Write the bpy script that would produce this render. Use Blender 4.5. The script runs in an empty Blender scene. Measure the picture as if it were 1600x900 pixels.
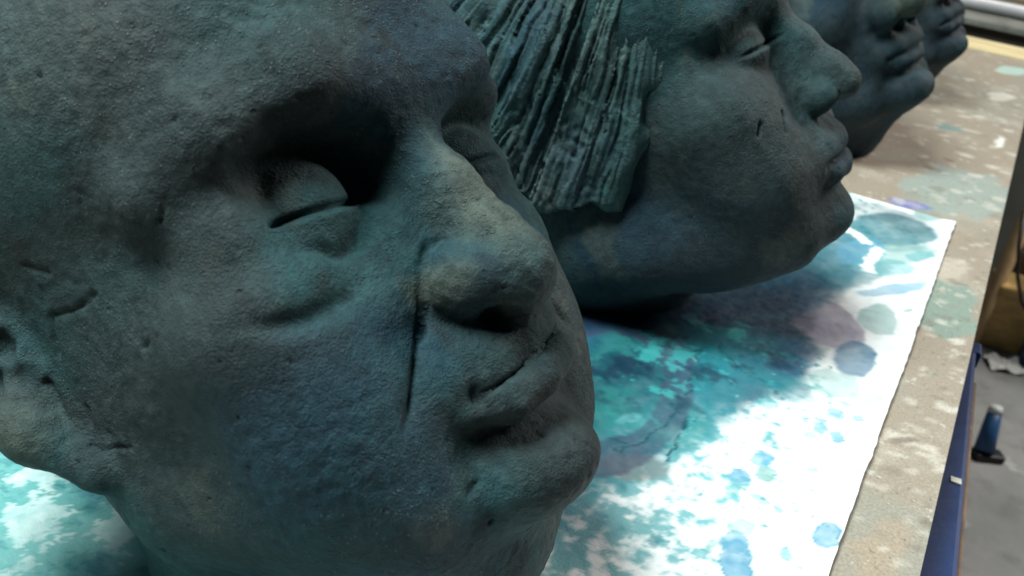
import bpy, math, random, os
import numpy as np
from mathutils import Matrix, Vector

C = bpy.context.scene.collection
SC = bpy.context.scene
rng = np.random.default_rng(7)
random.seed(7)

# ------------------------------------------------------------------ camera
F_PX, H_CAM = 1400.0, 0.245
WM = np.array([[0.85715937, 0.33959103, -0.38724119],
               [0.49951151, -0.36481178, 0.78574844],
               [0.12556298, -0.86694308, -0.48233146]])      # camera (right, down, forward) -> world
cam = bpy.data.cameras.new('camera')
camo = bpy.data.objects.new('camera', cam); C.objects.link(camo)
cam.sensor_width = 36.0
cam.lens = 36.0 * F_PX / 1600.0
cam.clip_start = 0.01; cam.clip_end = 60
m3 = np.stack([WM[:, 0], -WM[:, 1], -WM[:, 2]], 1)
M4 = np.eye(4); M4[:3, :3] = m3; M4[:3, 3] = (0, 0, H_CAM)
camo.matrix_world = Matrix(M4.tolist())
cam.dof.use_dof = True
cam.dof.focus_distance = 0.29
cam.dof.aperture_fstop = 20.0
SC.camera = camo


def at(px, py, z=0.0):
    """place on the level z that the photograph shows at a pixel"""
    r = WM @ np.array([(px - 800) / F_PX, (py - 450) / F_PX, 1.0])
    return np.array([0, 0, H_CAM]) + r * ((z - H_CAM) / r[2])


# ------------------------------------------------------------------ room light
w = bpy.data.worlds.new('World'); SC.world = w; w.use_nodes = True
w.node_tree.nodes['Background'].inputs[0].default_value = (0.52, 0.75, 0.90, 1)
w.node_tree.nodes['Background'].inputs[1].default_value = 0.025


def area(name, loc, target, sx, sy, power, col):
    l = bpy.data.lights.new(name, 'AREA'); l.shape = 'RECTANGLE'; l.size = sx; l.size_y = sy
    l.energy = power; l.color = col
    o = bpy.data.objects.new(name, l); C.objects.link(o); o.location = loc
    o.rotation_euler = (Vector(target) - Vector(loc)).to_track_quat('-Z', 'Y').to_euler()
    return o


area('ceiling_tube_light', (-0.68, -0.18, 1.6), (-0.15, 0.35, 0), 0.7, 0.6, 63, (0.88, 1.0, 0.985))
area('ceiling_tube_light', (1.3, 2.6, 1.9), (0.6, 2.0, 0), 0.5, 1.6, 88, (1.0, 0.97, 0.92))

SC.view_settings.view_transform = 'Standard'
SC.view_settings.look = 'None'
SC.view_settings.exposure = 0.0
SC.view_settings.gamma = 1.0


# ------------------------------------------------------------------ numpy noise
def _hash(ix, iy, iz, seed):
    h = (ix.astype(np.uint32) * np.uint32(374761393) + iy.astype(np.uint32) * np.uint32(668265263)
         + iz.astype(np.uint32) * np.uint32(2147483647) + np.uint32(seed * 1274126177 & 0xffffffff))
    h = (h ^ (h >> np.uint32(13))) * np.uint32(1274126177)
    h = (h ^ (h >> np.uint32(16))) * np.uint32(2246822519)
    h ^= h >> np.uint32(15)
    return h.astype(np.float32) * np.float32(2.0 / 4294967295.0) - 1.0


def vnoise(p, scale, seed=0):
    """value noise in -1..1; p (N,3), one cell = scale"""
    q = np.asarray(p, np.float32) / np.float32(scale) + np.float32(1000.0 + seed * 7.31)
    i = np.floor(q).astype(np.int64); f = (q - i).astype(np.float32)
    f = f * f * f * (f * (f * 6 - 15) + 10)
    out = 0
    for dx in (0, 1):
        wx = f[:, 0] if dx else 1 - f[:, 0]
        for dy in (0, 1):
            wy = f[:, 1] if dy else 1 - f[:, 1]
            for dz in (0, 1):
                wz = f[:, 2] if dz else 1 - f[:, 2]
                out = out + wx * wy * wz * _hash(i[:, 0] + dx, i[:, 1] + dy, i[:, 2] + dz, seed)
    return out


def fbm(p, scale, octaves=4, seed=0, gain=0.5):
    a, s, t = 1.0, 0.0, 0
    for k in range(octaves):
        s = s + a * vnoise(p, scale / 2 ** k, seed + k * 17); t += a; a *= gain
    return s / t


def sstep(a, b, x):
    t = np.clip((x - a) / (b - a), 0, 1)
    return t * t * (3 - 2 * t)


# ------------------------------------------------------------------ signed distance modelling (millimetres)
def A(*v): return np.array(v, np.float32)


def ell(p, c, r):
    q = (p - A(*c)); r = A(*r)
    k0 = np.sqrt(((q / r) ** 2).sum(1)); k1 = np.sqrt(((q / (r * r)) ** 2).sum(1)) + 1e-6
    return k0 * (k0 - 1.0) / k1


def ellr(p, c, r, ax=(1, 0, 0), ang=0.0):
    """ellipsoid turned by ang degrees about an axis"""
    R = np.array(Matrix.Rotation(math.radians(ang), 3, Vector(ax)), np.float32)
    return ell((p - A(*c)) @ R, (0, 0, 0), r)


def sph(p, c, r): return np.sqrt(((p - A(*c)) ** 2).sum(1)) - r


def cap(p, a, b, ra, rb):
    a = A(*a); ba = A(*b) - a; pa = p - a
    h = np.clip(pa @ ba / (ba @ ba), 0, 1)
    return np.sqrt(((pa - h[:, None] * ba) ** 2).sum(1)) - (ra + (rb - ra) * h)


def chain(p, pts, k=3.0):
    d = None
    for (a, ra), (b, rb) in zip(pts[:-1], pts[1:]):
        e = cap(p, a, b, ra, rb); d = e if d is None else smin(d, e, k)
    return d


def smin(a, b, k):
    h = np.clip(0.5 + 0.5 * (b - a) / k, 0, 1)
    return b + (a - b) * h - k * h * (1 - h)


def smax(a, b, k): return -smin(-a, -b, k)


def pdist(p, pts):
    """distance to a polyline and the share of the way along it"""
    best = np.full(len(p), 1e9, np.float32); par = np.zeros(len(p), np.float32)
    n = len(pts) - 1
    for i in range(n):
        a = A(*pts[i]); ba = A(*pts[i + 1]) - a; pa = p - a
        h = np.clip(pa @ ba / (ba @ ba + 1e-9), 0, 1)
        d = np.sqrt(((pa - h[:, None] * ba) ** 2).sum(1))
        m = d < best
        best[m] = d[m]; par[m] = (i + h[m]) / n
    return best, par


def surface_net(sdf, lo, hi, h):
    n = np.ceil((np.array(hi) - np.array(lo)) / h).astype(int) + 1
    ax = [lo[i] + h * np.arange(n[i]) for i in range(3)]
    g = np.stack(np.meshgrid(*ax, indexing='ij'), -1).reshape(-1, 3).astype(np.float32)
    d = np.concatenate([sdf(c) for c in np.array_split(g, max(1, len(g) // 200000))]).reshape(n)
    s = d < 0
    cs = np.zeros(n - 1, int)
    for i in (0, 1):
        for j in (0, 1):
            for k in (0, 1):
                cs += s[i:n[0] - 1 + i, j:n[1] - 1 + j, k:n[2] - 1 + k]
    act = (cs > 0) & (cs < 8)
    idx = -np.ones(n - 1, int); cells = np.argwhere(act); idx[act] = np.arange(len(cells))
    acc = np.zeros((len(cells), 3)); cnt = np.zeros(len(cells))
    cor = [(i, j, k) for i in (0, 1) for j in (0, 1) for k in (0, 1)]
    for a in range(8):
        for b in range(a + 1, 8):
            da = np.abs(np.array(cor[a]) - np.array(cor[b]))
            if da.sum() != 1: continue
            ca, cb = cells + cor[a], cells + cor[b]
            va, vb = d[tuple(ca.T)], d[tuple(cb.T)]
            m = (va < 0) != (vb < 0)
            t = va[m] / (va[m] - vb[m])
            acc[m] += ca[m] + (cb[m] - ca[m]) * t[:, None]; cnt[m] += 1
    V = np.array(lo) + h * acc / cnt[:, None]
    Q = []
    for axis in range(3):
        o = [i for i in range(3) if i != axis]
        sl0 = [slice(None)] * 3; sl1 = [slice(None)] * 3
        sl0[axis] = slice(0, -1); sl1[axis] = slice(1, None)
        e = np.argwhere(s[tuple(sl0)] != s[tuple(sl1)])
        e = e[(e[:, o[0]] > 0) & (e[:, o[1]] > 0) & (e[:, o[0]] < n[o[0]] - 1) & (e[:, o[1]] < n[o[1]] - 1)]
        u = np.zeros(3, int); u[o[0]] = 1; v = np.zeros(3, int); v[o[1]] = 1
        q = np.stack([idx[tuple((e - u - v).T)], idx[tuple((e - v).T)], idx[tuple(e.T)], idx[tuple((e - u).T)]], 1)
        flip = s[tuple(e.T)] != (axis == 1)
        q[~flip] = q[~flip][:, ::-1]
        Q.append(q)
    return V.astype(np.float32), np.concatenate(Q)


def subdivide(V, Q):
    E = np.stack([Q, np.roll(Q, -1, 1)], -1).reshape(-1, 2)
    key = np.sort(E, 1); k = key[:, 0].astype(np.int64) * len(V) + key[:, 1]
    u, inv = np.unique(k, return_inverse=True)
    a, b = u // len(V), u % len(V)
    em = (V[a] + V[b]) / 2; fc = V[Q].mean(1)
    n = len(V); ei = n + inv.reshape(-1, 4); fi = n + len(em) + np.arange(len(Q))
    V2 = np.concatenate([V, em, fc])
    Q2 = np.concatenate([np.stack([Q[:, i], ei[:, i], fi, ei[:, i - 1]], 1) for i in range(4)])
    return V2.astype(np.float32), Q2


def grad(sdf, V, e=0.35):
    k = np.array([[1, -1, -1], [-1, -1, 1], [-1, 1, -1], [1, 1, 1]], np.float32)
    return sum(k[i] * sdf(V + e * k[i])[:, None] for i in range(4)) / (4 * e)


def project(sdf, V, it=2, lim=2.0):
    for _ in range(it):
        g = grad(sdf, V); d = sdf(V)
        st = d / np.maximum((g * g).sum(1), 0.25)
        V = V - np.clip(st, -lim, lim)[:, None] * g
    return V


def chunked(fn, V, n=150000):
    return np.concatenate([fn(c) for c in np.array_split(V, max(1, len(V) // n + 1))])


def normals(V, Q):
    fn = np.cross(V[Q[:, 2]] - V[Q[:, 0]], V[Q[:, 3]] - V[Q[:, 1]])
    N = np.zeros_like(V)
    for i in range(4): 
        for c in range(3): N[:, c] += np.bincount(Q[:, i], fn[:, c], len(V)).astype(np.float32)
    return N / (np.linalg.norm(N, axis=1, keepdims=True) + 1e-9)


def relax(V, Q, it=1, f=0.5):
    for _ in range(it):
        S = np.zeros_like(V); c = np.zeros(len(V))
        for i in range(4):
            for j in (1, 3):
                for k in range(3): S[:, k] += np.bincount(Q[:, i], V[Q[:, (i + j) % 4], k], len(V)).astype(np.float32)
                c += np.bincount(Q[:, i], minlength=len(V))
        V = V + f * (S / c[:, None].astype(np.float32) - V)
    return V


def mesh_obj(name, V, Q, mat, parent=None, col=None, smooth=True):
    me = bpy.data.meshes.new(name)
    V = np.asarray(V, np.float32); Q = np.asarray(Q, np.int32); k = Q.shape[1]
    me.vertices.add(len(V)); me.vertices.foreach_set('co', V.ravel())
    me.loops.add(Q.size); me.loops.foreach_set('vertex_index', Q.ravel())
    me.polygons.add(len(Q)); me.polygons.foreach_set('loop_start', np.arange(0, Q.size, k, dtype=np.int32))
    me.polygons.foreach_set('use_smooth', np.full(len(Q), smooth))
    if col is not None:
        at_ = me.attributes.new('patina', 'FLOAT_COLOR', 'POINT')
        at_.data.foreach_set('color', np.concatenate([col, np.ones((len(col), 1))], 1).astype(np.float32).ravel())
    me.update(calc_edges=True); me.validate()
    me.materials.append(mat)
    o = bpy.data.objects.new(name, me); C.objects.link(o)
    if parent: o.parent = parent
    return o


def sculpt(sdf, lo, hi, h, levels, disp=None):
    V, Q = surface_net(sdf, lo, hi, h)
    V = relax(V, Q, 2, 0.5)
    V = project(sdf, V, 2)
    for _ in range(levels):
        V, Q = subdivide(V, Q)
        V = chunked(lambda c: project(sdf, c, 1), V)
        V = relax(V, Q, 1, 0.4)
    V = chunked(lambda c: project(sdf, c, 1), V)
    N = normals(V, Q)
    if disp is not None:
        V = V + N * disp(V, N)[:, None]
    return V, Q, N


# ------------------------------------------------------------------ the bald head
M1 = np.array([[-0.0774, 0.7925, -0.6049], [-0.9933, -0.0089, 0.1155], [0.0861, 0.6098, 0.7879]])
T1 = np.array([-0.199, 0.1921, 0.1054])


def mirror(p):
    q = p.copy(); q[:, 0] = np.abs(q[:, 0]); return q


def table_cut(p, M, T, d, k=2.0):
    return smax(d, -(p @ M[2].astype(np.float32) + np.float32(1000 * T[2])) + 0.4, k)


def head1_core(p):
    q = mirror(p)
    d = ell(p, (0, -4, 36), (77, 96, 84))
    d = smin(d, ell(p, (0, 36, 38), (65, 57, 52)), 22)
    d = smin(d, ell(p, (0, 30, -34), (63, 56, 70)), 22)
    d = smin(d, ell(q, (47, 58, -32), (22, 21, 16)), 24)             # cheekbone
    d = smin(d, ell(q, (38, 62, -62), (26, 25, 30)), 16)             # cheek
    d = smin(d, cap(q, (51, 6, -70), (30, 66, -92), 15, 17), 22)      # jaw
    d = smin(d, ell(p, (0, 73, -60), (34, 24, 24)), 12)
    d = smin(d, ell(q, (44, 2, -34), (25, 40, 46)), 16)
    d = smin(d, ell(p, (0, 37, -106), (45, 40, 36)), 16)             # throat
    d = smin(d, chain(q, [((3, 86, 17), 10), ((28, 85, 19.5), 11.5), ((48, 71, 15), 11.2), ((59, 56, 7), 8.5)], 8), 11)   # brow
    d = smax(d, -ellr(q, (36, 94, -4.5), (27, 26.5, 15.5), (0, 0, 1), -18), 7)     # eye socket
    eye = np.where(p[:, 0] > 0, ell(p, (31.5, 66, -8.5), (15.5, 16, 17)), ell(p, (-37, 66, -8), (16.5, 16, 15.5)))
    d = smin(d, ellr(q, (48.5, 63, -9), (11, 13, 12), (0, 0, 1), -30), 9)
    d = smin(d, ell(q, (32, 72.5, -16.5), (14, 8.5, 6)), 2.5)           # heavy lower lid
    d = smin(d, eye, 2.5)                                              # closed eye
    d = smin(d, ellr(q, (43, 69, -24.5), (17, 10.5, 7.5), (0, 1, 0), 12) + np.where(p[:, 0] < 0, 3, 0).astype(np.float32), 7)          # bag below the eye
    # nose: bridge, flat flanks, then tip and wings as one sharper-edged mass
    n = chain(p, [((0, 81, 3), 7.2), ((0, 91, -15), 8.6), ((0, 98.5, -31), 9.8)], 6)
    n = smin(n, cap(q, (4, 80, -4), (10.5, 86, -30), 6.5, 8.0), 4.5)
    d = smin(d, n, 9)
    d = smin(d, cap(q, (16.5, 80.5, -21), (26, 80, -37), 5.5, 7.5), 8)
    t = smin(sph(p, (0, 102, -41), 11.8), cap(p, (0, 99.5, -32), (0, 102, -41), 9.8, 11.5), 4)
    t = smin(t, ellr(q, (12.2, 94, -38.3), (9, 13, 10.2), (0, 0, 1), 6), 5)
    d = smin(d, t, 3)
    d = smax(d, -ell(q, (8.5, 98, -53), (4.5, 8, 5.5)), 4)
    # mouth (a little higher on its far side) and chin
    tm = p.copy(); tm[:, 2] += .16 * np.clip(p[:, 0], -24, 24); qm = mirror(tm)
    d = smin(d, chain(qm, [((0, 94.8, -57), 6.8), ((12, 91.5, -57.5), 6.3), ((20, 87.5, -58.5), 5)], 3), 9)
    d = smax(d, -chain(qm, [((0, 105, -81.5), 3.8), ((11, 101, -81.2), 3)], 2), 4)
    d = smin(d, ell(p, (0, 83.5, -94), (22, 20, 14)), 12)               # chin
    d = smin(d, chain(qm, [((0, 98.2, -70.3), 6.2), ((11, 95.4, -69.9), 5.8), ((20.5, 89.6, -67.0), 4.2)], 4), 3)
    zc = -64.4
    slit = np.maximum(np.maximum(np.abs(tm[:, 2] - zc) - .8, -(d + 4.5)), np.maximum(q[:, 0] - 21.5, 82 - p[:, 1]))
    d = smax(d, -slit, .9)
    # ear
    e = ellr(q, (71, -15, -11), (6, 7, 17), (1, 0, 0), 25)
    e = smin(e, ellr(q, (68, -9, -36), (5, 8, 15), (1, 0, 0), -20), 5)
    e = smin(e, chain(q, [((70, 2, -51), 6.5), ((76, -12, -36), 7.0), ((82, -28, -19), 7), ((88, -42, -8), 6), ((89, -50, 10), 6), ((85, -36, 26), 6), ((78, -16, 16), 5)], 8), 5)
    e = smin(e, ellr(q, (74, -28, -14), (8, 18, 26), (1, 0, 0), 20), 5)
    e = smax(e, -ellr(q, (84, -20, -16), (9, 6, 11), (1, 0, 0), 35), 3)
    d = smin(d, e, 6)
    d = smax(d, -cap(q, (82, -16, -15), (76.5, -5, -21.5), 4.5, 3.2), 2)
    d = smax(d, -ell(q, (79, -11, -11), (7, 4.5, 6)), 2.5)
    # neck
    d = smin(d, cap(p, (0, -12, -40), (0, -24, -170), 52, 56), 18)
    return table_cut(p, M1, T1, d)


def onto(sdf, pts, n=14):
    """a finely divided polyline laid onto the modelled surface"""
    q = np.array(pts, np.float32); t = np.linspace(0, len(q) - 1, n)
    d = np.stack([np.interp(t, np.arange(len(q)), q[:, i]) for i in range(3)], 1).astype(np.float32)
    return [tuple(v) for v in project(sdf, d, 6)]


WING = [((11.6, 97.2, -27.7), .7), ((12.2, 94.5, -27.1), 1.3), ((14.7, 93.3, -27.5), 1.9), ((17.2, 92.6, -29), 2.2), ((19.2, 92.2, -31.3), 2.1), ((20.6, 91.9, -33.9), 1.9), ((21.6, 90.4, -38.4), 1.5), ((22.7, 88.8, -42.9), 1.2), ((25.7, 88.8, -47.1), .9)]


def head1(p):
    d = head1_core(p)
    m = ((p - A(19, 92, -36)) ** 2).sum(1) < 24 ** 2
    if m.any(): d[m] = smax(d[m], -chain(p[m], WING, .6), .9)
    return d


def crease(p, pts, depth, width, fade=0.15):
    """a scored groove along a polyline; returns an inward offset"""
    dist, t = pdist(p, pts)
    return -depth * np.exp(-(dist / width) ** 2) * sstep(0, fade, t + .02) * sstep(0, fade, 1.02 - t)


CRACKS = [([(70, 9.3, -8.4), (69.5, 15, -9.4), (69, 19, -9.9), (68.2, 23.8, -9.5), (67.3, 28, -8.4)], 1.1, .8), ([(69.9, 7.6, -34.9), (70, 5.8, -38.6)], 1.2, .8),
          ([(71.8, 5.8, -43.9), (71.1, 8.6, -46.5), (69.2, 13.6, -46.7), (68.6, 17.7, -48.2)], 1.1, .7), ([(68.4, 40.8, -25.8), (68.6, 44.1, -25.1)], 1.3, .9),
          ([(62.6, 60.3, 0), (61, 61.9, -.1)], 1.1, .8), ([(61.6, 54.3, -9.8), (62, 56, -12), (62.5, 58.4, -14)], 1.1, .7), ([(71.4, 9.8, 5.7), (69.9, 16.3, 1.7)], .9, .9),
          ([(10.8, 95.5, 34.6), (7, 96, 36), (3.7, 96.3, 35.9)], 1.3, .8), ([(28, 86.3, -89.2), (24.8, 87.1, -88.2)], 1.0, .9), ([(70, 9, -8), (69.5, 6, -12), (70, 4, -18)], .9, 1.2)]


def pits(p, n, seed, N):
    r = np.random.default_rng(seed); o = np.zeros(len(p), np.float32)
    for i in r.integers(0, len(p), n):
        c = p[i]; m = np.where(np.abs(p[:, 0] - c[0]) < 3)[0]
        m = m[(np.abs(p[m, 1] - c[1]) < 3) & (np.abs(p[m, 2] - c[2]) < 3)]
        d2 = p[m] - c; ax = r.normal(size=3); ax /= np.linalg.norm(ax)
        d2 = ((d2 - .6 * np.outer(d2 @ ax, ax)) ** 2).sum(1)
        o[m] += -r.uniform(.3, 1.0) * np.exp(-d2 / r.uniform(.25, .6) ** 2)
    return o


def disp1(p, N):
    fold = onto(head1, [(21.6, 90.4, -38.4), (22.7, 88.8, -42.9), (25.7, 88.8, -47.1), (29.5, 89.1, -51.9), (32.8, 88.7, -56.6), (36.1, 88, -61.1), (39.3, 87.2, -65.5), (42.3, 86.4, -69)], 22)
    pw = p + .5 * np.stack([fbm(p, 5, 2, 8), fbm(p, 5, 2, 14), fbm(p, 5, 2, 18)], 1)
    o = crease(pw, fold, 1.7, 1.0, .3) + crease(p, fold, 1.1, 3.2, .3)
    o += crease(p, onto(head1, [(45, 74, -17), (37, 79, -23), (27, 80, -23), (20.5, 78, -16)], 12), 1.9, 2.0, .35)
    o += crease(p, [(-19, 86, -26), (-24, 88, -34), (-27, 88, -46), (-31, 88, -56), (-37, 86, -66)], 3.4, 1.7)
    o += crease(p, [(65, 69, -26.3), (59, 77, -32), (51.4, 81, -33.7), (40, 83, -33), (30, 82.4, -29.5)], 2.3, 2.8, .4)
    o += crease(p, [(73, -4, -23), (72.1, -2.9, -25), (72.3, -2, -31.2), (72.1, 0, -38)], 2.0, 1.5)
    # mouth line
    half = [(9.2, 100.3, -65), (16.5, 97.7, -66), (21.5, 93.5, -67.6)]
    line = [(-x, y, z) for x, y, z in half[::-1]] + [(0, 102, -64.5)] + half
    dist, t = pdist(p, line)
    o += 1.0 * np.exp(-(dist / 4.5) ** 2) * sstep(0, .15, t) * sstep(0, .15, 1 - t)
    o += crease(p, onto(head1, [(20.7, 94, -63.5), (21.6, 94, -67), (22.4, 93, -70.5)], 8), .9, 1.6, .4)
    # eyelids
    for s, cx, y0, z0 in ((1, 32.5, 80, -10.4), (-1, -37, 81, -8)):
        dist = np.abs(p[:, 2] - z0)
        m = (p[:, 1] > 62) * sstep(15.5, 11.5, np.abs(p[:, 0] - cx))
        below = z0 - p[:, 2]
        o += m * 1.5 * sstep(-.3, .3, below) * np.exp(-(below / 7.0) ** 2)
        o += m * -2.6 * np.exp(-((below + .5) / 0.9) ** 2)
    nose = np.exp(-((p - A(0, 100, -25)) ** 2 / A(14, 22, 24) ** 2).sum(1))
    o += (1 - .6 * nose) * (.10 * fbm(p, 9, 3, 3) + .4 * vnoise(p, 28, 5))
    g = fbm(p, 2.6, 2, 9)
    rough = sstep(-.1, .5, fbm(p, 45, 2, 21) + .15)
    o += .32 * g * (0.25 + rough)
    for pts, dp, wd in CRACKS:
        dist, t = pdist(p + .8 * np.stack([g, -g, g], 1), pts)
        o += -dp * np.exp(-(dist / wd) ** 2)
    return o + pits(p, 260, 77, N)


def place(o, M, T):
    m = np.eye(4); m[:3, :3] = M; m[:3, 3] = T
    o.matrix_world = Matrix(m.tolist())


def tag(o, label=None, cat=None, group=None, kind=None):
    if label: o['label'] = label
    if cat: o['category'] = cat
    if group: o['group'] = group
    if kind: o['kind'] = kind
    return o



# ------------------------------------------------------------------ the long haired head
def turned(M, deg):
    c_, s_ = math.cos(math.radians(deg)), math.sin(math.radians(deg))
    return M @ np.array([[c_, -s_, 0], [s_, c_, 0], [0, 0, 1]])


MROW = np.array([[-0.3247, 0.7628, -0.5592], [-0.9094, -0.4144, -0.0372], [-0.2601, 0.4965, 0.8282]])
M2 = turned(MROW, 26) @ np.array([[1, 0, 0], [0, .99939, -.0349], [0, .0349, .99939]])
T2 = np.array([-0.1694, 0.4480, 0.1130])


def head2(p):
    q = mirror(p)
    d = ell(p, (0, -4, 36), (74, 94, 82))
    d = smin(d, ell(p, (0, 34, 40), (60, 55, 54)), 20)
    d = smin(d, ell(p, (0, 28, -36), (60, 56, 72)), 22)
    d = smin(d, ell(q, (44, 56, -28), (22, 22, 18)), 22)
    d = smin(d, ell(q, (36, 58, -60), (26, 26, 30)), 18)
    d = smin(d, cap(q, (48, 0, -80), (28, 60, -97), 17, 15), 22)
    d = smin(d, ell(p, (0, 70, -62), (30, 22, 26)), 14)
    d = smin(d, ell(p, (0, 24, -90), (50, 46, 27)), 18)
    d = smin(d, chain(q, [((3, 84, 17), 9), ((28, 81, 19), 9), ((46, 68, 16), 9)], 8), 10)
    d = smax(d, -ellr(q, (28, 95, -3), (17, 17, 13), (0, 0, 1), -12), 10)
    d = smin(d, ell(q, (27, 70.5, -5), (14, 13, 12)), 4)
    n = chain(p, [((0, 82, 8), 7), ((0, 91, -12), 7.5), ((0, 99, -30), 8.5), ((0.5, 103, -37), 9)], 6)
    n = smin(n, cap(q, (4, 80, 0), (9, 86, -32), 5, 8), 8)
    d = smin(d, n, 9)
    d = smin(d, ell(q, (11, 92, -39), (7, 10.5, 8.5)), 3)
    d = smax(d, -ell(q, (7, 97, -49), (4.5, 8, 5.5)), 4)
    d = smin(d, chain(q, [((0, 89.8, -62), 6.2), ((12, 87, -63.5), 5.2), ((21, 82, -67.5), 4)], 3), 8)
    d = smax(d, -chain(q, [((0, 99, -86), 4), ((12, 94, -85), 3.5)], 2), 5)
    d = smin(d, ell(p, (0, 70, -98), (22, 17, 14)), 10)
    d = smin(d, chain(q, [((0, 88.2, -75.5), 6.2), ((11, 86, -75), 5.6), ((20, 81.5, -72), 4)], 4), 2.5)
    d = smin(d, cap(p, (0, -40, -50), (-12, -64, -175), 50, 24), 26)
    d = smin(d, cap(p, (0, -80, -30), (-12, -80, -175), 56, 22), 24)
    d = smin(d, ellr(q, (34, -30, -66), (34, 48, 34), (1, 0, 0), 10), 22)
    return table_cut(p, M2, T2, d)


def disp2(p, N):
    half = [(8, 94.5, -69.5), (15, 92, -69.8), (22, 87.5, -70.6)]
    line = [(-x, y, z) for x, y, z in half[::-1]] + [(0, 95.5, -69.2)] + half
    dist, t = pdist(p, line)
    o = -2.6 * np.exp(-(dist / 1.2) ** 2)
    o += crease(p, [(17, 90, -29), (20, 88, -36), (21, 87, -44)], 1.0, 2.6, .3)
    for s in (1, -1):
        below = -5.5 - p[:, 2]
        m = (p[:, 1] > 62) * sstep(17, 11, np.abs(p[:, 0] - s * 26))
        o += m * (1.0 * sstep(-.3, .3, below) * np.exp(-(below / 5.0) ** 2) - 2.2 * np.exp(-((below + .5) / .9) ** 2))
    o += crease(p, onto(head2, [(36, 79, -35), (39, 77, -41), (41, 76, -46)], 8), 2.8, 1.1)
    o += crease(p, onto(head2, [(50, 71, -33), (51.5, 69, -39)], 6), 2.0, 1.1)
    o += .2 * fbm(p, 12, 3, 13) + .2 * fbm(p, 3, 2, 19)
    return o + pits(p, 110, 78, N)


def hair2(p):
    d = ell(p, (0, -14, 34), (80, 101, 86))
    d = smin(d, ell(p, (0, -48, -24), (76, 78, 64)), 26)
    d = smin(d, ellr(mirror(p), (56.5, -4, -28), (14, 44, 60), (1, 0, 0), -20), 16)
    face = 43 + (p[:, 2]) * .80 + 5 * vnoise(p, 14, 28) - p[:, 1]
    face = np.where(p[:, 2] > 60, np.minimum(91, 200 - p[:, 1]) - p[:, 1] * .0, face)
    d = smax(d, -np.minimum(face, 140), 8)
    zc = -49 - .42 * np.maximum(p[:, 1], -20) - .85 * (np.minimum(p[:, 1], -20) + 20) + 7 * vnoise(p, 15, 29) + 5 * vnoise(p, 6, 30)
    d = smax(d, zc - p[:, 2], 3)
    return table_cut(p, M2, T2, d)


def strand_coord(p):
    ay, az = 112 - p[:, 1], 116 - p[:, 2]
    c = np.arctan2(ay, az) * 165
    along = np.sqrt(ay * ay + az * az)
    z0 = c * 0
    wob = 5.0 * vnoise(np.stack([c * .3, along * .12, z0], 1), 7, 31) + 1.6 * vnoise(np.stack([c * .6, along * .2, z0], 1), 6, 37)
    wob = wob + .16 * (along - 130) * vnoise(np.stack([c * .5, z0, z0], 1), 9, 33)
    return c + wob + .5 * np.abs(p[:, 0]), along


def strips(c, along, width, seed, seg=42.0):
    """carved planks of clay: every plank has its own height, tilt and length"""
    r = np.random.default_rng(seed)
    edges = np.cumsum(width * r.uniform(.35, 1.9, 800)) - 320
    off = r.uniform(0, 9, 800); tl = r.uniform(-1, 1, 800)
    i = np.clip(np.searchsorted(edges, c) - 1, 0, 798)
    f = (c - edges[i]) / (edges[i + 1] - edges[i])
    sg = along / seg + off[i] + .12 * (f - .5); k = np.floor(sg); u = sg - k

    def hh(k_, s_): return _hash(i, k_.astype(np.int64) + 50, i * 0, seed + s_)
    h = hh(k, 1) + (hh(k + 1, 1) - hh(k, 1)) * sstep(.90, 1.0, u)
    return h + .5 * (.5 - u) + (.6 * tl[i] + .8 * hh(k, 2)) * (f - .5) * 1.7 - .3 * np.exp(-(np.minimum(f, 1 - f) / .09) ** 2), i


def disp_hair(p, N):
    c, al = strand_coord(p)
    a, _ = strips(c, al, 15, 3, 80)
    b, _ = strips(c + 1.5 * vnoise(p, 12, 51), al, 5.0, 4, 55)
    e, _ = strips(c + .8 * vnoise(p, 8, 52), al, 2.3, 6, 30)
    tear = sstep(.3, .6, vnoise(np.stack([c * .5, al * .22, c * 0], 1), 6, 64))
    inner = .3 + .7 * sstep(0, 22, 43 + p[:, 2] * .8 - p[:, 1])
    inner = inner * (.5 + .5 * sstep(0, 22, p[:, 2] + 49 + .42 * np.maximum(p[:, 1], -20)))
    return inner * (1.5 * a + 1.4 * b + .7 * e - 1.0 * tear * (1 + vnoise(p, 3, 65)) + .35 * fbm(p, 4, 3, 66))


# ------------------------------------------------------------------ the two heads at the far end of the row
M3, T3 = MROW * 1.15, np.array([-0.1963, 0.8447, 0.1174])
M4, T4 = MROW * 1.0, np.array([-0.1708, 1.1041, 0.1086])


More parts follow.
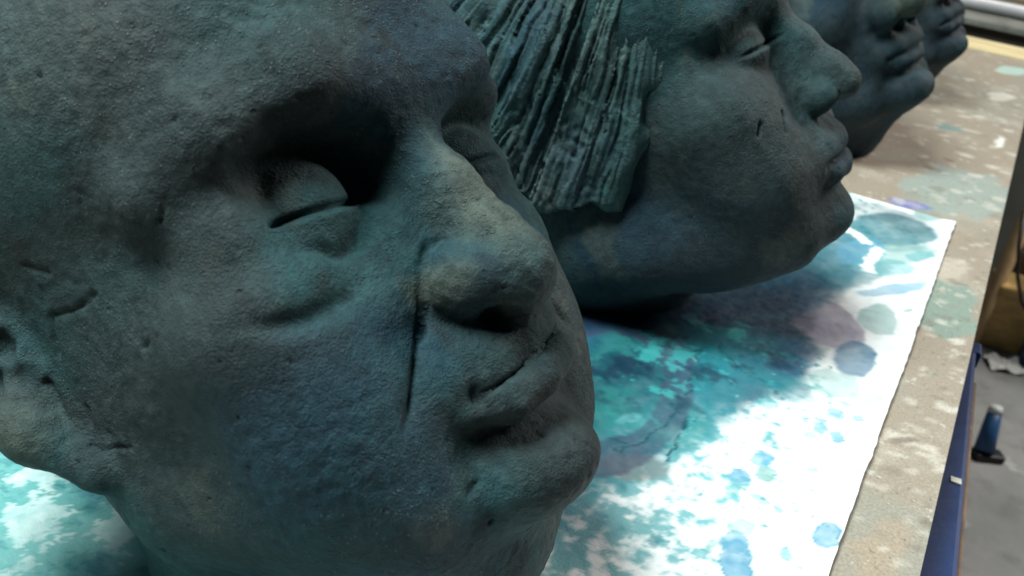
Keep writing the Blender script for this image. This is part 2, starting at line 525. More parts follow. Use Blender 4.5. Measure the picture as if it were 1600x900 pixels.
def head_far(p, M, T, nose=1.0, chin=0.0):
    q = mirror(p)
    d = ell(p, (0, -4, 36), (76, 95, 82))
    d = smin(d, ell(p, (0, 32, -36), (62, 56, 72)), 22)
    d = smin(d, ell(q, (46, 56, -30), (22, 22, 17)), 18)
    d = smin(d, cap(q, (52, 4, -72), (30, 62, -94), 15, 15), 20)
    d = smin(d, ell(p, (0, 70, -62), (32, 24, 26)), 12)
    d = smin(d, chain(q, [((3, 84, 17), 10), ((28, 82, 19), 10), ((46, 68, 16), 10)], 8), 8)
    d = smax(d, -ellr(q, (30, 93, -6), (19, 19, 13), (0, 0, 1), -12), 7)
    d = smin(d, ell(q, (32, 66, -8), (16, 15, 14)), 3)
    n = chain(p, [((0, 82, 6), 7 * nose), ((0, 92, -15), 9 * nose), ((0, 100, -35), 11.5 * nose)], 6)
    n = smin(n, ell(q, (14 * nose, 91, -39), (9 * nose, 12, 10 * nose)), 4)
    d = smin(d, n, 7)
    d = smax(d, -ell(q, (8, 97, -53), (4.5, 8, 6)), 4)
    d = smin(d, chain(q, [((0, 91.5, -62), 5.4), ((12, 89, -63), 5), ((22, 84, -67), 4)], 3), 9)
    d = smax(d, -chain(q, [((0, 98, -85), 5), ((12, 94, -84), 4)], 2), 4)
    d = smin(d, ell(p, (0, 76 + chin, -97), (20, 19, 15)), 8)
    d = smin(d, chain(q, [((0, 90.5, -75.5), 5.4), ((11, 88, -75), 5), ((21, 83.5, -72), 4)], 4), 3)
    d = smin(d, cap(p, (0, 40, -90), (0, -40, -140), 36, 44), 18)
    d = smin(d, cap(p, (0, -30, -50), (0, -62, -175), 54, 52), 26)
    return table_cut(p, M, T, d)


def disp_far(seed):
    def f(p, N):
        half = [(8, 97, -70.3), (15, 94, -70.3), (22, 90, -70.6)]
        line = [(-x, y, z) for x, y, z in half[::-1]] + [(0, 98, -70)] + half
        dist, t = pdist(p, line)
        o = -2.6 * np.exp(-(dist / 1.6) ** 2) + 1.3 * fbm(p, 22, 3, seed) + .5 * fbm(p, 6, 2, seed + 4)
        return o + pits(p, 60, seed, N) + crease(p, [(22, 88, -30), (26, 88, -46), (34, 84, -64)], 2.2, 2.0)
    return f
#SCULPT


def place(o, M, T):
    m = np.eye(4); m[:3, :3] = M; m[:3, 3] = T
    o.matrix_world = Matrix(m.tolist())


def tag(o, label=None, cat=None, group=None, kind=None):
    if label: o['label'] = label
    if cat: o['category'] = cat
    if group: o['group'] = group
    if kind: o['kind'] = kind
    return o


# ------------------------------------------------------------------ node material helpers
class NT:
    def __init__(s, name):
        s.m = bpy.data.materials.new(name); s.m.use_nodes = True; s.t = s.m.node_tree
        s.b = s.t.nodes['Principled BSDF']

    def n(s, typ, **kw):
        nd = s.t.nodes.new(typ)
        for k, v in kw.items():
            if hasattr(nd, k): setattr(nd, k, v)
        return nd

    def l(s, a, b): s.t.links.new(a, b)

    def coord(s, scale=(1, 1, 1)):
        tc = s.n('ShaderNodeTexCoord'); mp = s.n('ShaderNodeMapping'); mp.inputs['Scale'].default_value = scale
        s.l(tc.outputs['Object'], mp.inputs[0]); return mp.outputs[0]

    def noise(s, co, scale, detail=4, rough=.55, dist=0):
        nd = s.n('ShaderNodeTexNoise'); nd.inputs['Scale'].default_value = scale; nd.inputs['Detail'].default_value = detail
        nd.inputs['Roughness'].default_value = rough; nd.inputs['Distortion'].default_value = dist
        s.l(co, nd.inputs['Vector']); return nd.outputs['Fac']

    def voro(s, co, scale, feature='F1', rand=1.0):
        nd = s.n('ShaderNodeTexVoronoi'); nd.feature = feature; nd.inputs['Scale'].default_value = scale
        nd.inputs['Randomness'].default_value = rand; s.l(co, nd.inputs['Vector']); return nd

    def ramp(s, fac, lo, hi, a=0.0, b=1.0):
        nd = s.n('ShaderNodeMapRange'); nd.interpolation_type = 'SMOOTHSTEP'
        for k, v in zip((1, 2, 3, 4), (lo, hi, a, b)): nd.inputs[k].default_value = v
        s.l(fac, nd.inputs[0]); return nd.outputs[0]

    def math(s, op, a, b):
        nd = s.n('ShaderNodeMath'); nd.operation = op
        for i, v in enumerate((a, b)):
            if isinstance(v, (int, float)): nd.inputs[i].default_value = v
            else: s.l(v, nd.inputs[i])
        return nd.outputs[0]

    def mix(s, fac, a, b, mode='MIX'):
        nd = s.n('ShaderNodeMix'); nd.data_type = 'RGBA'; nd.blend_type = mode
        for i, v in ((0, fac), (6, a), (7, b)):
            if isinstance(v, (int, float)): nd.inputs[i].default_value = v
            elif isinstance(v, tuple): nd.inputs[i].default_value = v + (1,)
            else: s.l(v, nd.inputs[i])
        return nd.outputs[2]

    def attr(s, name='patina'):
        nd = s.n('ShaderNodeAttribute'); nd.attribute_name = name; return nd.outputs['Color']

    def bump(s, hgt, strength, dist, prev=None):
        nd = s.n('ShaderNodeBump'); nd.inputs['Strength'].default_value = strength; nd.inputs['Distance'].default_value = dist
        s.l(hgt, nd.inputs['Height'])
        if prev is not None: s.l(prev, nd.inputs['Normal'])
        return nd.outputs[0]

    def out(s, col=None, rough=.6, normal=None, spec=.5, metal=0.0):
        if col is not None:
            if isinstance(col, tuple): s.b.inputs['Base Color'].default_value = col + (1,)
            else: s.l(col, s.b.inputs['Base Color'])
        if isinstance(rough, float): s.b.inputs['Roughness'].default_value = rough
        else: s.l(rough, s.b.inputs['Roughness'])
        if normal is not None: s.l(normal, s.b.inputs['Normal'])
        s.b.inputs['Specular IOR Level'].default_value = spec; s.b.inputs['Metallic'].default_value = metal
        return s.m


def clay_material(name, grit=1.0, fine=1.0):
    n = NT(name); co = n.coord()
    base = n.attr()
    v1 = n.noise(co, 260, 6, .65); v2 = n.noise(co, 1500, 3, .6)
    col = n.mix(n.ramp(v1, .3, .7, 0, 1), n.mix(1.0, base, (.64, .68, .71), 'MULTIPLY'), n.mix(1.0, base, (1.14, 1.13, 1.09), 'MULTIPLY'))
    st = n.noise(n.coord((260, 260, 26)), 1, 4, .6); st2 = n.noise(n.coord((600, 90, 600)), 1, 3, .6)
    col = n.mix(n.math('MULTIPLY', n.ramp(st, .52, .72), .45), col, n.mix(1.0, base, (1.55, 1.45, 1.4), 'MULTIPLY'))
    col = n.mix(n.math('MULTIPLY', n.ramp(st2, .55, .72), .35), col, n.mix(1.0, base, (.5, .58, .6), 'MULTIPLY'))
    vo = n.voro(co, 760); dots = n.ramp(vo.outputs['Distance'], .16, .30, 1, 0)
    zone = n.ramp(n.noise(co, 16, 3), .44, .60)
    pick = n.ramp(n.noise(co, 240, 2), .47, .55)
    grain = n.math('MULTIPLY', dots, n.math('MULTIPLY', zone, pick))
    col = n.mix(n.math('MULTIPLY', grain, .5 * grit), col, (.15, .17, .16))
    dust = n.ramp(v2, .56, .74)
    col = n.mix(n.math('MULTIPLY', dust, .25), col, (.12, .14, .135))
    v3 = n.noise(co, 800, 4, .7)
    calm = n.ramp(n.noise(co, 28, 4, .6), .36, .64, .2, 1.0)
    v3 = n.math('MULTIPLY', v3, calm); v2b = n.math('MULTIPLY', v2, n.ramp(n.noise(co, 45, 3), .35, .65, .35, 1.0))
    nb = n.bump(v2b, 1.0 * fine, .0007)
    nb = n.bump(v3, .85 * fine, .0010, nb)
    nb = n.bump(v1, .5 * fine, .0012, nb)
    nb = n.bump(grain, .8 * grit, .0006, nb)
    pv = n.voro(co, 150); pits = n.ramp(pv.outputs['Distance'], .05, .13, 0, 1)
    pz = n.ramp(n.noise(co, 35, 2), .55, .62, 1, 0)
    pits = n.math('MAXIMUM', pits, pz)
    nb = n.bump(pits, .8, .0010, nb)
    return n.out(col, .68, nb, .25)


TEAL, GREY, BLUE, OLIVE, DARK = A(.014, .056, .062), A(.028, .043, .046), A(.007, .034, .057), A(.082, .096, .076), A(.010, .020, .023)


def patina(p, blobs, seed, base=GREY):
    q = p + 9 * np.stack([fbm(p, 30, 3, seed + i) for i in range(3)], 1)
    col = np.tile(base, (len(p), 1))

    def lay(c, m): return col + (c - col) * np.clip(m, 0, 1)[:, None]
    col = lay(TEAL, .9 * sstep(-.2, .25, fbm(q, 55, 4, seed + 11)))
    col = lay(BLUE, .8 * sstep(.05, .45, fbm(q, 60, 4, seed + 23)))
    for c, ctr, r, a in blobs:
        d = np.sqrt((((q - A(*ctr)) / A(*r)) ** 2).sum(1))
        col = lay(c, a * sstep(1.15, .35, d))
    col = lay(OLIVE, .4 * sstep(.28, .6, fbm(q, 26, 4, seed + 31)))
    col = lay(DARK, .7 * sstep(.25, .6, fbm(q, 18, 4, seed + 41)))
    return np.clip(col * (1 + .22 * fbm(p, 5, 3, seed + 51))[:, None], .01, 1)


LV = int(os.environ.get('LV', '2'))
fired = clay_material('patinated_clay')
V, Q, N = sculpt(head1, (-96, -110, -165), (100, 128, 128), 3.0, LV, disp1)
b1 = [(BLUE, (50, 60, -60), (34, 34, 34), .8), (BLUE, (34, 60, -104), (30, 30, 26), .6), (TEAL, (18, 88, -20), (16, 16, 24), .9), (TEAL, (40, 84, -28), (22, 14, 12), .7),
      (OLIVE, (2, 104, -24), (11, 18, 36), .75), (OLIVE, (18, 98, -38), (8, 10, 9), .7), (GREY, (64, 30, -30), (14, 34, 40), .7), (TEAL, (30, 85, 42), (34, 20, 26), .6),  # olive patina on the nose, lightened to paint in the ridge highlight
      (A(.062, .075, .072), (62, 30, 45), (24, 45, 36), .8), (OLIVE, (80, -10, -34), (10, 14, 14), .5), (TEAL, (0, 100, -60), (26, 16, 14), .4), (A(.020, .030, .032), (0, 98, -95), (28, 20, 20), .9)]  # last blob paints the chin darker, as the side turned from the lamp
h1 = mesh_obj('sculpted_head', V / 1000, Q, fired, col=patina(V, b1, 100)); place(h1, M1, T1)
tag(h1, 'bald dark green clay head with closed eyes and a big nose, nearest in the row', 'sculpture', 'clay heads in a row on the table')

V, Q, N = sculpt(head2, (-90, -112, -170), (90, 122, 124), 3.4, LV, disp2)
h2 = mesh_obj('sculpted_head', V / 1000, Q, fired, col=patina(V, [(A(.024, .034, .036), (40, 60, -40), (60, 60, 50), .85), (A(.010, .020, .028), (40, 10, -95), (60, 110, 34), .85), (GREY, (0, 104, -30), (12, 20, 30), .8)], 200)); place(h2, M2, T2)  # second blob paints shade into the colour under the overhanging jaw
tag(h2, 'dark clay head of a woman with carved swept-back hair, second in the row', 'sculpture', 'clay heads in a row on the table')
V, Q, N = sculpt(hair2, (-106, -140, -150), (106, 80, 134), 3.4, LV, disp_hair)
c, al = strand_coord(V)
_, lock = strips(c, al, 15, 3)
hc = patina(V, [], 300)
tone = np.random.default_rng(5).uniform(0, 1, 800)[lock][:, None]
_, lk2 = strips(c, al, 5.0, 4)
tone = .5 * tone + .5 * np.random.default_rng(8).uniform(0, 1, 800)[lk2][:, None]
hc = hc * (1.25 - .5 * tone) + A(.085, .125, .116) * .75 * tone
ql = lock[Q[:, 0]]
sideid = ql * 2 + (V[Q].mean(1)[:, 0] > 0)
for k in np.unique(sideid):
    qq = Q[sideid == k]
    if len(qq) < 400: continue
    u, inv = np.unique(qq, return_inverse=True)
    mesh_obj('hair_lock', V[u] / 1000, inv.reshape(-1, 4), fired, h2, col=hc[u])

for M, T, seed, ns, ch, lab in ((M3, T3, 400, 1.25, 4, 'dark clay head with a bulbous nose, third in the row, behind the woman'), (M4, T4, 500, 1.0, 0, 'dark clay head at the far end of the row, mostly hidden by the others')):
    V, Q, N = sculpt(lambda p: head_far(p, M, T, ns, ch), (-90, -110, -170), (90, 130, 124), 4.0, max(LV - 1, 0), disp_far(seed))
    h = mesh_obj('sculpted_head', V / 1000, Q, fired, col=patina(V, [(A(.012, .026, .036), (30, 60, -80), (90, 80, 50), .8), (OLIVE, (5, 105, -35), (20, 14, 14), .9)], seed, A(.018, .03, .036))); place(h, M, T)
    tag(h, lab, 'sculpture', 'clay heads in a row on the table')
# ------------------------------------------------------------------ table, floor and the painted sheet
EDGE, BACK = 0.039, 1.494


def grid(xs, ys):
    X, Y = np.meshgrid(xs, ys, indexing='ij')
    P = np.stack([X.ravel(), Y.ravel()], 1); nx, ny = len(xs), len(ys)
    i = np.arange((nx - 1) * ny).reshape(nx - 1, ny)[:, :-1].ravel()
    return P, np.stack([i, i + ny, i + ny + 1, i + 1], 1)


def jac(px, py):
    a = at(px, py)[:2]
    J = np.stack([(at(px + 4, py)[:2] - a) / 4, (at(px, py + 4)[:2] - a) / 4], 1)
    return a, np.linalg.inv(J)


def spot(P, px, py, rx, ry, ang=0.0):
    """distance (1 = rim) from a patch whose size on the sheet was measured in the photograph"""
    a, Ji = jac(px, py)
    d = (P - a) @ Ji.T
    c, s = math.cos(math.radians(ang)), math.sin(math.radians(ang))
    u = (d[:, 0] * c + d[:, 1] * s) / rx; v = (-d[:, 0] * s + d[:, 1] * c) / ry
    return np.sqrt(u * u + v * v)


def P3(P): return np.stack([P[:, 0] * 1000, P[:, 1] * 1000, P[:, 0] * 0], 1).astype(np.float32)


def side_of(P, pix):
    """metres to the right of a line drawn through points of the sheet"""
    q = np.array([at(*p)[:2] for p in pix]); o = np.argsort(q[:, 1])
    return P[:, 0] - np.interp(P[:, 1], q[o, 1], q[o, 0])


# sheet of paper
xs = np.arange(-.46, .0086, .0011); xs = xs + (.0085 - xs[-1])
ys = np.arange(.02, .7215, .0011); ys = ys + (.721 - ys[-1])
P, Q = grid(xs, ys)
p = P3(P)
sharp = sstep(.02, 0, .0085 - P[:, 0])
P[:, 0] += sharp * (.0005 * vnoise(p, 26, 121) + .0004 * vnoise(p, 6, 122) - .0003)
P[:, 1] += sstep(.02, 0, .721 - P[:, 1]) * .0016 * vnoise(p, 20, 123)
wrp = np.stack([fbm(p, 34, 4, 71), fbm(p, 34, 4, 72)], 1) * .016 + np.stack([fbm(p, 7, 3, 73), fbm(p, 7, 3, 74)], 1) * .0035
fine = np.stack([fbm(p, 6, 3, 75), fbm(p, 6, 3, 76)], 1) * .0030
Pw, Pf = P + wrp, P + fine
WHITE = A(.84, .86, .86); LTEAL = A(.12, .38, .41); TQ = A(.013, .17, .21); DTEAL = A(.005, .06, .085); SEA = A(.03, .22, .22)
PBLUE = A(.012, .08, .19); NAVY = A(.006, .022, .05); PURP = A(.05, .065, .12); LBLUE = A(.12, .34, .49); MAUVE = A(.37, .34, .43); GRN = A(.19, .37, .35)
col = np.tile(WHITE, (len(P), 1))


def lay(c, m):
    global col
    col = col + (c - col) * np.clip(m, 0, 1)[:, None]


n1, n2, n3 = fbm(p, 60, 5, 81), fbm(p, 14, 4, 82), fbm(p, 4.5, 3, 83)
clean = side_of(Pw, [(1060, 960), (1120, 880), (1165, 790), (1205, 710), (1250, 620), (1280, 540), (1270, 480), (1245, 430), (1300, 370)])
# speckled wash fading into clean paper
wash = sstep(.045, -.05, clean)
lay(LTEAL, sstep(.62, .30, .37 - .30 * n2 - .45 * fbm(p, 8, 5, 182, .65) - .4 * n3 + .55 * (1 - wash)) * .9)
lay(TQ, .75 * sstep(.1, .55, n2 + .5 * n3 - .2) * wash)
solid = side_of(Pw, [(870, 790), (970, 760), (1060, 725), (1140, 670), (1210, 615), (1262, 560), (1275, 480), (1240, 420)])
ms = sstep(.012, -.014, solid)
lay(TQ, ms * (.92 + .1 * n1))
lay(SEA, ms * sstep(.0, .45, fbm(p, 24, 4, 85)) * .9)
lay(LTEAL, ms * sstep(.22, .5, fbm(p, 13, 4, 86)) * .6)
lay(DTEAL, ms * sstep(.05, .5, fbm(p, 40, 4, 87)) * .75)
# sheet left of the near head: pale crusty turquoise
left = sstep(-.15, -.19, P[:, 0] + .35 * (P[:, 1] - .15))
lay(A(.22, .52, .50), left * .9); lay(SEA, left * .45 * sstep(-.2, .4, n1)); lay(TQ, left * .25 * sstep(.1, .5, n2))
fl1 = fbm(p, 17, 6, 91, .72)
lay(A(.62, .76, .74), left * .85 * sstep(.09, .14, fl1) * (.75 + .5 * n3)); lay(TQ, left * .45 * sstep(-.16, -.26, fl1)); lay(SEA * .7, left * .7 * sstep(.035, .0, np.abs(fbm(p, 26, 5, 92, .6))) * sstep(-.1, .3, n1))
lay(PBLUE, left * .35 * sstep(.1, .45, fbm(p, 40, 4, 93)))
# named patches: px, py, rx, ry, angle, colour, opacity, rim softness
for px, py, rx, ry, an, c, op, sf in (
        (1140, 612, 58, 30, 15, PURP, .7, .35), (1160, 520, 120, 42, -5, NAVY, .92, .3), (1100, 490, 60, 20, 0, NAVY, .9, .4), (1190, 570, 40, 18, 10, PURP, .5, .5),  # navy under the second head: part stain, part its shadow painted in
        (1290, 505, 58, 34, 28, MAUVE, .95, .1), (1330, 560, 34, 27, 15, A(.045, .16, .27), .95, .12), (1195, 545, 60, 30, 0, PBLUE, .6, .4),
        (1372, 500, 34, 22, 12, GRN, .7, .12), (1300, 600, 42, 20, 15, GRN, .62, .15), (1352, 622, 26, 12, 15, GRN, .5, .2),
        (1250, 420, 120, 60, -20, LBLUE * .7, .9, .15), (1330, 430, 60, 20, -10, TQ, .7, .2), (1400, 385, 60, 12, 4, TQ, .6, .2), (1270, 405, 90, 48, -25, TQ, .75, .3), (1225, 455, 70, 34, -10, PBLUE, .65, .3),
        (1390, 362, 70, 26, 6, TQ, .92, .1), (1420, 350, 40, 18, 12, DTEAL, .45, .4), (1370, 333, 60, 14, 8, DTEAL, .5, .3), (1452, 335, 26, 14, 10, GRN, .8, .2),
        (1400, 400, 70, 15, 0, GRN, .75, .12), (1380, 420, 50, 14, 6, LTEAL, .75, .12), (1395, 455, 60, 9, -4, LBLUE, .75, .12), (1440, 405, 22, 8, -4, LTEAL, .7, .12), (1340, 395, 40, 20, -8, LBLUE, .7, .12),
        (930, 520, 34, 32, 10, PBLUE, .8, .3), (975, 520, 14, 18, 10, NAVY, .9, .3), (1000, 560, 100, 80, 0, DTEAL, .85, .4), (1040, 525, 16, 40, 0, GRN, .35, .4),
        (1090, 500, 14, 10, 20, LTEAL, .8, .3), (1125, 560, 34, 12, 5, SEA, .8, .3), (955, 640, 40, 34, -15, SEA, .7, .4), (980, 660, 20, 8, -10, LTEAL, .8, .3),
        (1100, 560, 60, 50, 0, TQ, .85, .3), (1170, 560, 80, 50, 0, TQ, .8, .3), (1110, 640, 60, 40, -20, TQ, .75, .35), (1060, 670, 50, 36, 0, SEA, .7, .4), (1210, 500, 60, 30, 0, NAVY, .7, .3), (1240, 560, 40, 26, -20, PBLUE, .7, .3), (1230, 610, 30, 20, 0, TQ, .6, .3),
        (985, 735, 60, 22, 5, A(.2, .2, .19), .7, .2), (900, 830, 50, 50, 0, PBLUE, .35, .6), (960, 580, 60, 20, 0, DTEAL, .6, .4)):
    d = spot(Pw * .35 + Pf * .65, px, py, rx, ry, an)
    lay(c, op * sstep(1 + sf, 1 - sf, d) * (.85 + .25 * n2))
# drops
for px, py, rx, ry, an, c, op in (
        (1290, 841, 22, 20, 40, LBLUE * .85, .95), (1225, 868, 13, 11, 20, LBLUE, .85), (1150, 882, 24, 36, -15, LBLUE * .85, .9), (1148, 850, 20, 20, 0, LBLUE * .9, .8), (1155, 826, 20, 13, 0, GRN, .7),
        (1187, 721, 17, 12, 15, LBLUE, .85), (1196, 744, 16, 10, 0, GRN, .85), (1154, 747, 16, 10, 0, LBLUE * .9, .8), (1308, 686, 13, 8, 30, LBLUE, .85), (1281, 673, 10, 8, 40, LBLUE, .8), (1265, 683, 10, 5, 10, LBLUE, .6),
        (1305, 650, 12, 7, 25, LBLUE, .7), (1337, 657, 8, 4, 5, LBLUE, .75), (1262, 648, 10, 4, 15, LBLUE, .5), (1320, 632, 8, 4, 10, LBLUE, .6), (1198, 634, 16, 8, 10, LTEAL, .6), (1226, 702, 6, 3, 20, GRN, .7), (1268, 739, 10, 5, 0, GRN, .6),
        (1265, 770, 5, 3, 20, DTEAL, .6), (1262, 792, 7, 3, 40, GRN, .6), (1190, 785, 14, 6, 30, LTEAL, .7), (1095, 868, 14, 9, 10, LTEAL, .9), (1110, 852, 9, 6, 0, GRN, .7), (1025, 850, 12, 12, 0, TQ, .5), (1418, 488, 5, 3, 0, GRN, .7), (1320, 748, 6, 3, 10, GRN, .5), (1340, 745, 5, 4, 10, LBLUE, .5)):
    d = spot(Pf * .8 + P * .2, px, py, rx, ry, an)
    lay(c, op * sstep(1.12, .95, d) * (.9 + .3 * n3) + .25 * op * np.exp(-((d - 1) / .08) ** 2))
# spatter
r2 = np.random.default_rng(3)
for _ in range(170):
    px, py = r2.uniform(1040, 1360), r2.uniform(560, 900)
    if r2.random() > (1.3 - (px - 1000) / 330): continue
    d = spot(Pf, px, py, r2.uniform(1.5, 4.5), r2.uniform(1.0, 2.6), r2.uniform(0, 60))
    lay((LTEAL, GRN, TQ, DTEAL)[r2.integers(4)], r2.uniform(.35, .8) * sstep(1.3, .7, d))
# the round dried stain with a cracked rim
ring = spot(Pw * .15 + Pf * .85, 945, 600, 147, 128, -20)
ring_m = sstep(.05, .0, np.abs(ring - .82) - .15) * (P[:, 0] > at(900, 700)[0] - .05)
lay(PURP * .9, .85 * ring_m * (.8 + .4 * n2))
lay(SEA * .8, .75 * sstep(.10, .32, fbm(p, 20, 5, 141, .6)) * sstep(1.25, .75, spot(Pw, 985, 590, 90, 90)))
lay(SEA * 1.5, .75 * sstep(.22, .40, fbm(p, 15, 5, 142, .6)) * sstep(1.2, .8, spot(Pw, 1090, 580, 150, 100)))
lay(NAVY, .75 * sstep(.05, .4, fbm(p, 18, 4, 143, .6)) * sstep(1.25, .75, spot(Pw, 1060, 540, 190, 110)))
lay(NAVY, .85 * sstep(1.5, .5, spot(Pw, 960, 478, 120, 26))); lay(NAVY, .85 * sstep(1.5, .5, spot(Pw, 1150, 472, 130, 30, -6)))  # two soft navy patches paint the second head's shadow onto the sheet
# white scratches and rims where the wash dried
for pts in ([(1335, 307), (1390, 322), (1422, 334)], [(1322, 362), (1340, 370), (1350, 380)], [(1370, 392), (1358, 410), (1356, 425)]):
    dd, t = pdist(P3(Pf), [tuple(np.append(at(*q)[:2] * 1000, 0)) for q in pts])
    lay(WHITE, .95 * sstep(5.5, 3.0, dd + 2 * n3))
zr = .00045 + .00022 * n2 + .00012 * n3 + left * .0012 * fl1
cr = [(1092, 545), (1085, 590), (1060, 640), (1010, 690), (960, 706)], [(1070, 655), (1058, 690), (1045, 725)], [(1120, 545), (1150, 575), (1190, 600)], [(1010, 690), (990, 700), (950, 690)]
for pts in cr:
    dd, t = pdist(P3(P + fine * 1.2), [tuple(np.append(at(*q)[:2] * 1000, 0)) for q in pts])
    m = np.exp(-(dd / (.85 + .8 * n2)) ** 2) * (.9 + .6 * n3)
    lay(DTEAL, .95 * m); zr -= .0004 * m
rim = sstep(.012, 0, .0085 - P[:, 0])
zr += rim * (.0016 + .0022 * fbm(p, 90, 2, 95))
paper = NT('painted_paper'); co = paper.coord()
f1 = paper.noise(co, 900, 4, .6); f2 = paper.noise(co, 160, 5, .6)
pc = paper.mix(paper.ramp(f2, .35, .7), paper.mix(1.0, paper.attr(), (.93, .95, .95), 'MULTIPLY'), paper.attr())
paper_m = paper.out(pc, paper.ramp(f2, .3, .7, .38, .6), paper.bump(f1, .35, .0005, paper.bump(f2, .4, .0012)), .4)
# bottom side, so that the sheet has a thickness
V = np.concatenate([P, zr[:, None] + .0009], 1)
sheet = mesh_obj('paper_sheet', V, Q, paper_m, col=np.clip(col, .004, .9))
tag(sheet, 'large white sheet of paper soaked in turquoise and blue stains under the heads', 'paper')

# work table
tx = np.concatenate([[-1.1, -.8, -.6], np.arange(-.45, EDGE, .003), [EDGE]]); ty = np.concatenate([[-.7, -.3, 0], np.arange(.15, BACK, .003), [BACK]])
P, Q = grid(tx, ty); p = P3(P)
col = np.tile(A(.30, .25, .195), (len(P), 1))
m1, m2, m3 = fbm(p, 120, 4, 111), fbm(p, 35, 4, 112), fbm(p, 12, 3, 113)
lay(A(.26, .27, .235), .5 * sstep(.05, .4, m1)); lay(A(.42, .375, .31), .45 * sstep(.1, .45, m2)); lay(A(.30, .24, .18), .5 * sstep(.1, .5, fbm(p, 60, 4, 114)))
pw = P + np.stack([fbm(p, 30, 3, 115), fbm(p, 30, 3, 116)], 1) * .02
for px, py, rx, ry, an, c, op in ((1480, 480, 50, 45, 0, A(.20, .27, .23), .9), (1500, 300, 90, 40, 10, A(.27, .34, .32), .7), (1400, 330, 60, 14, 8, A(.22, .28, .27), .6), (1370, 870, 60, 40, 0, A(.36, .27, .19), .6),
        (1490, 420, 24, 24, 0, A(.46, .40, .33), .8), (1500, 532, 16, 9, 10, A(.6, .56, .5), .8), (1562, 222, 12, 9, 0, A(.72, .7, .66), .95), (1480, 200, 24, 5, 8, A(.12, .26, .27), .8), (1420, 690, 30, 8, 35, A(.62, .57, .5), .6),
        (1470, 640, 16, 8, 20, A(.58, .54, .48), .7), (1440, 720, 12, 16, 0, A(.58, .54, .48), .5), (1421, 694, 10, 5, 5, A(.16, .12, .09), .8), (1510, 560, 8, 4, 5, A(.18, .14, .1), .6), (1420, 319, 36, 3.2, 15, A(.13, .14, .46), .8), (1580, 110, 24, 7, 4, A(.42, .62, .56), .7),
        (1455, 592, 8, 4, 0, A(.15, .16, .14), .7), (1400, 240, 50, 10, 0, A(.33, .31, .25), .5), (1480, 130, 40, 10, 10, A(.36, .32, .24), .5), (1560, 150, 22, 8, 10, A(.6, .57, .5), .6)):
    lay(c, op * sstep(1.12, .86, spot(pw * .6 + P * .4, px, py, rx, ry, an) + .3 * m3))
r2 = np.random.default_rng(12)
for _ in range(320):
    y = r2.uniform(.25, 1.3); x = r2.uniform(-.06 if y > .72 else .01, EDGE)
    d = np.sqrt(((pw * .3 + P * .7 - (x, y)) ** 2).sum(1)) / r2.uniform(.0008, .0032 if y < .72 else .007)
    lay((A(.62, .58, .51), A(.15, .11, .08), A(.55, .5, .43), A(.25, .22, .17))[r2.integers(4)], r2.uniform(.3, .6) * sstep(1.12, .9, d + .25 * m3))
wood = NT('stained_board'); co = wood.coord()
w1, w2 = wood.noise(co, 700, 4, .65), wood.noise(co, 70, 6, .65)
wc = wood.mix(wood.ramp(w1, .3, .7), wood.mix(1.0, wood.attr(), (.78, .76, .73), 'MULTIPLY'), wood.mix(1.0, wood.attr(), (1.12, 1.12, 1.12), 'MULTIPLY'))
sp0 = wood.ramp(wood.noise(co, 55, 5, .7), .60, .64)
wc = wood.mix(wood.math('MULTIPLY', sp0, .65), wc, (.52, .485, .42))
sp1 = wood.ramp(wood.noise(wood.coord((1.3, .7, 1)), 95, 5, .72), .63, .66)
wc = wood.mix(wood.math('MULTIPLY', sp1, .6), wc, (.17, .13, .09))
sp = wood.ramp(wood.noise(co, 320, 2, .5), .66, .72)
wc = wood.mix(wood.math('MULTIPLY', sp, .6), wc, (.10, .075, .05))
wood_m = wood.out(wc, .6, wood.bump(w1, .4, .0006, wood.bump(w2, .4, .002)), .4)
nx, ny = len(tx), len(ty)
V = np.concatenate([P, np.zeros((len(P), 1))], 1)
loop = np.concatenate([np.arange(ny) + (nx - 1) * ny, (np.arange(nx - 2, -1, -1)) * ny + ny - 1, np.arange(ny - 2, -1, -1), np.arange(1, nx - 1) * ny])
lowr = V[loop].copy(); lowr[:, 2] = -.028
i0 = len(V); k = np.arange(len(loop)); kn = np.roll(k, -1)
V = np.concatenate([V, lowr]); Q = np.concatenate([Q, np.stack([loop[k], i0 + k, i0 + kn, loop[kn]], 1)])
table = bpy.data.objects.new('work_table', None); C.objects.link(table); table.location = (0, 0, -.75)
tag(table, 'long work table with a paint-stained beige top under the row of heads', 'table')
bpy.context.view_layer.update()


def child(o, parent):
    o.parent = parent; o.matrix_parent_inverse = parent.matrix_world.inverted(); return o


child(mesh_obj('table_top', V, Q, wood_m, col=np.concatenate([col, col[loop]]), smooth=False), table)


def box_vq(lo, hi, bev=0.0):
    import bmesh
    bm = bmesh.new(); bmesh.ops.create_cube(bm, size=1)
    for v in bm.verts: v.co = [lo[i] + (v.co[i] + .5) * (hi[i] - lo[i]) for i in range(3)]
    if bev: bmesh.ops.bevel(bm, geom=bm.edges[:], offset=bev, segments=2, affect='EDGES', profile=.6)
    return bm


def bm_obj(name, bm, mat, parent=None, loc=(0, 0, 0), rot=(0, 0, 0), smooth=False):
    me = bpy.data.meshes.new(name); bm.to_mesh(me); bm.free()
    me.polygons.foreach_set('use_smooth', [smooth] * len(me.polygons))
    me.materials.append(mat)
    o = bpy.data.objects.new(name, me); C.objects.link(o); o.location = loc; o.rotation_euler = rot
    if parent: child(o, parent)
    return o


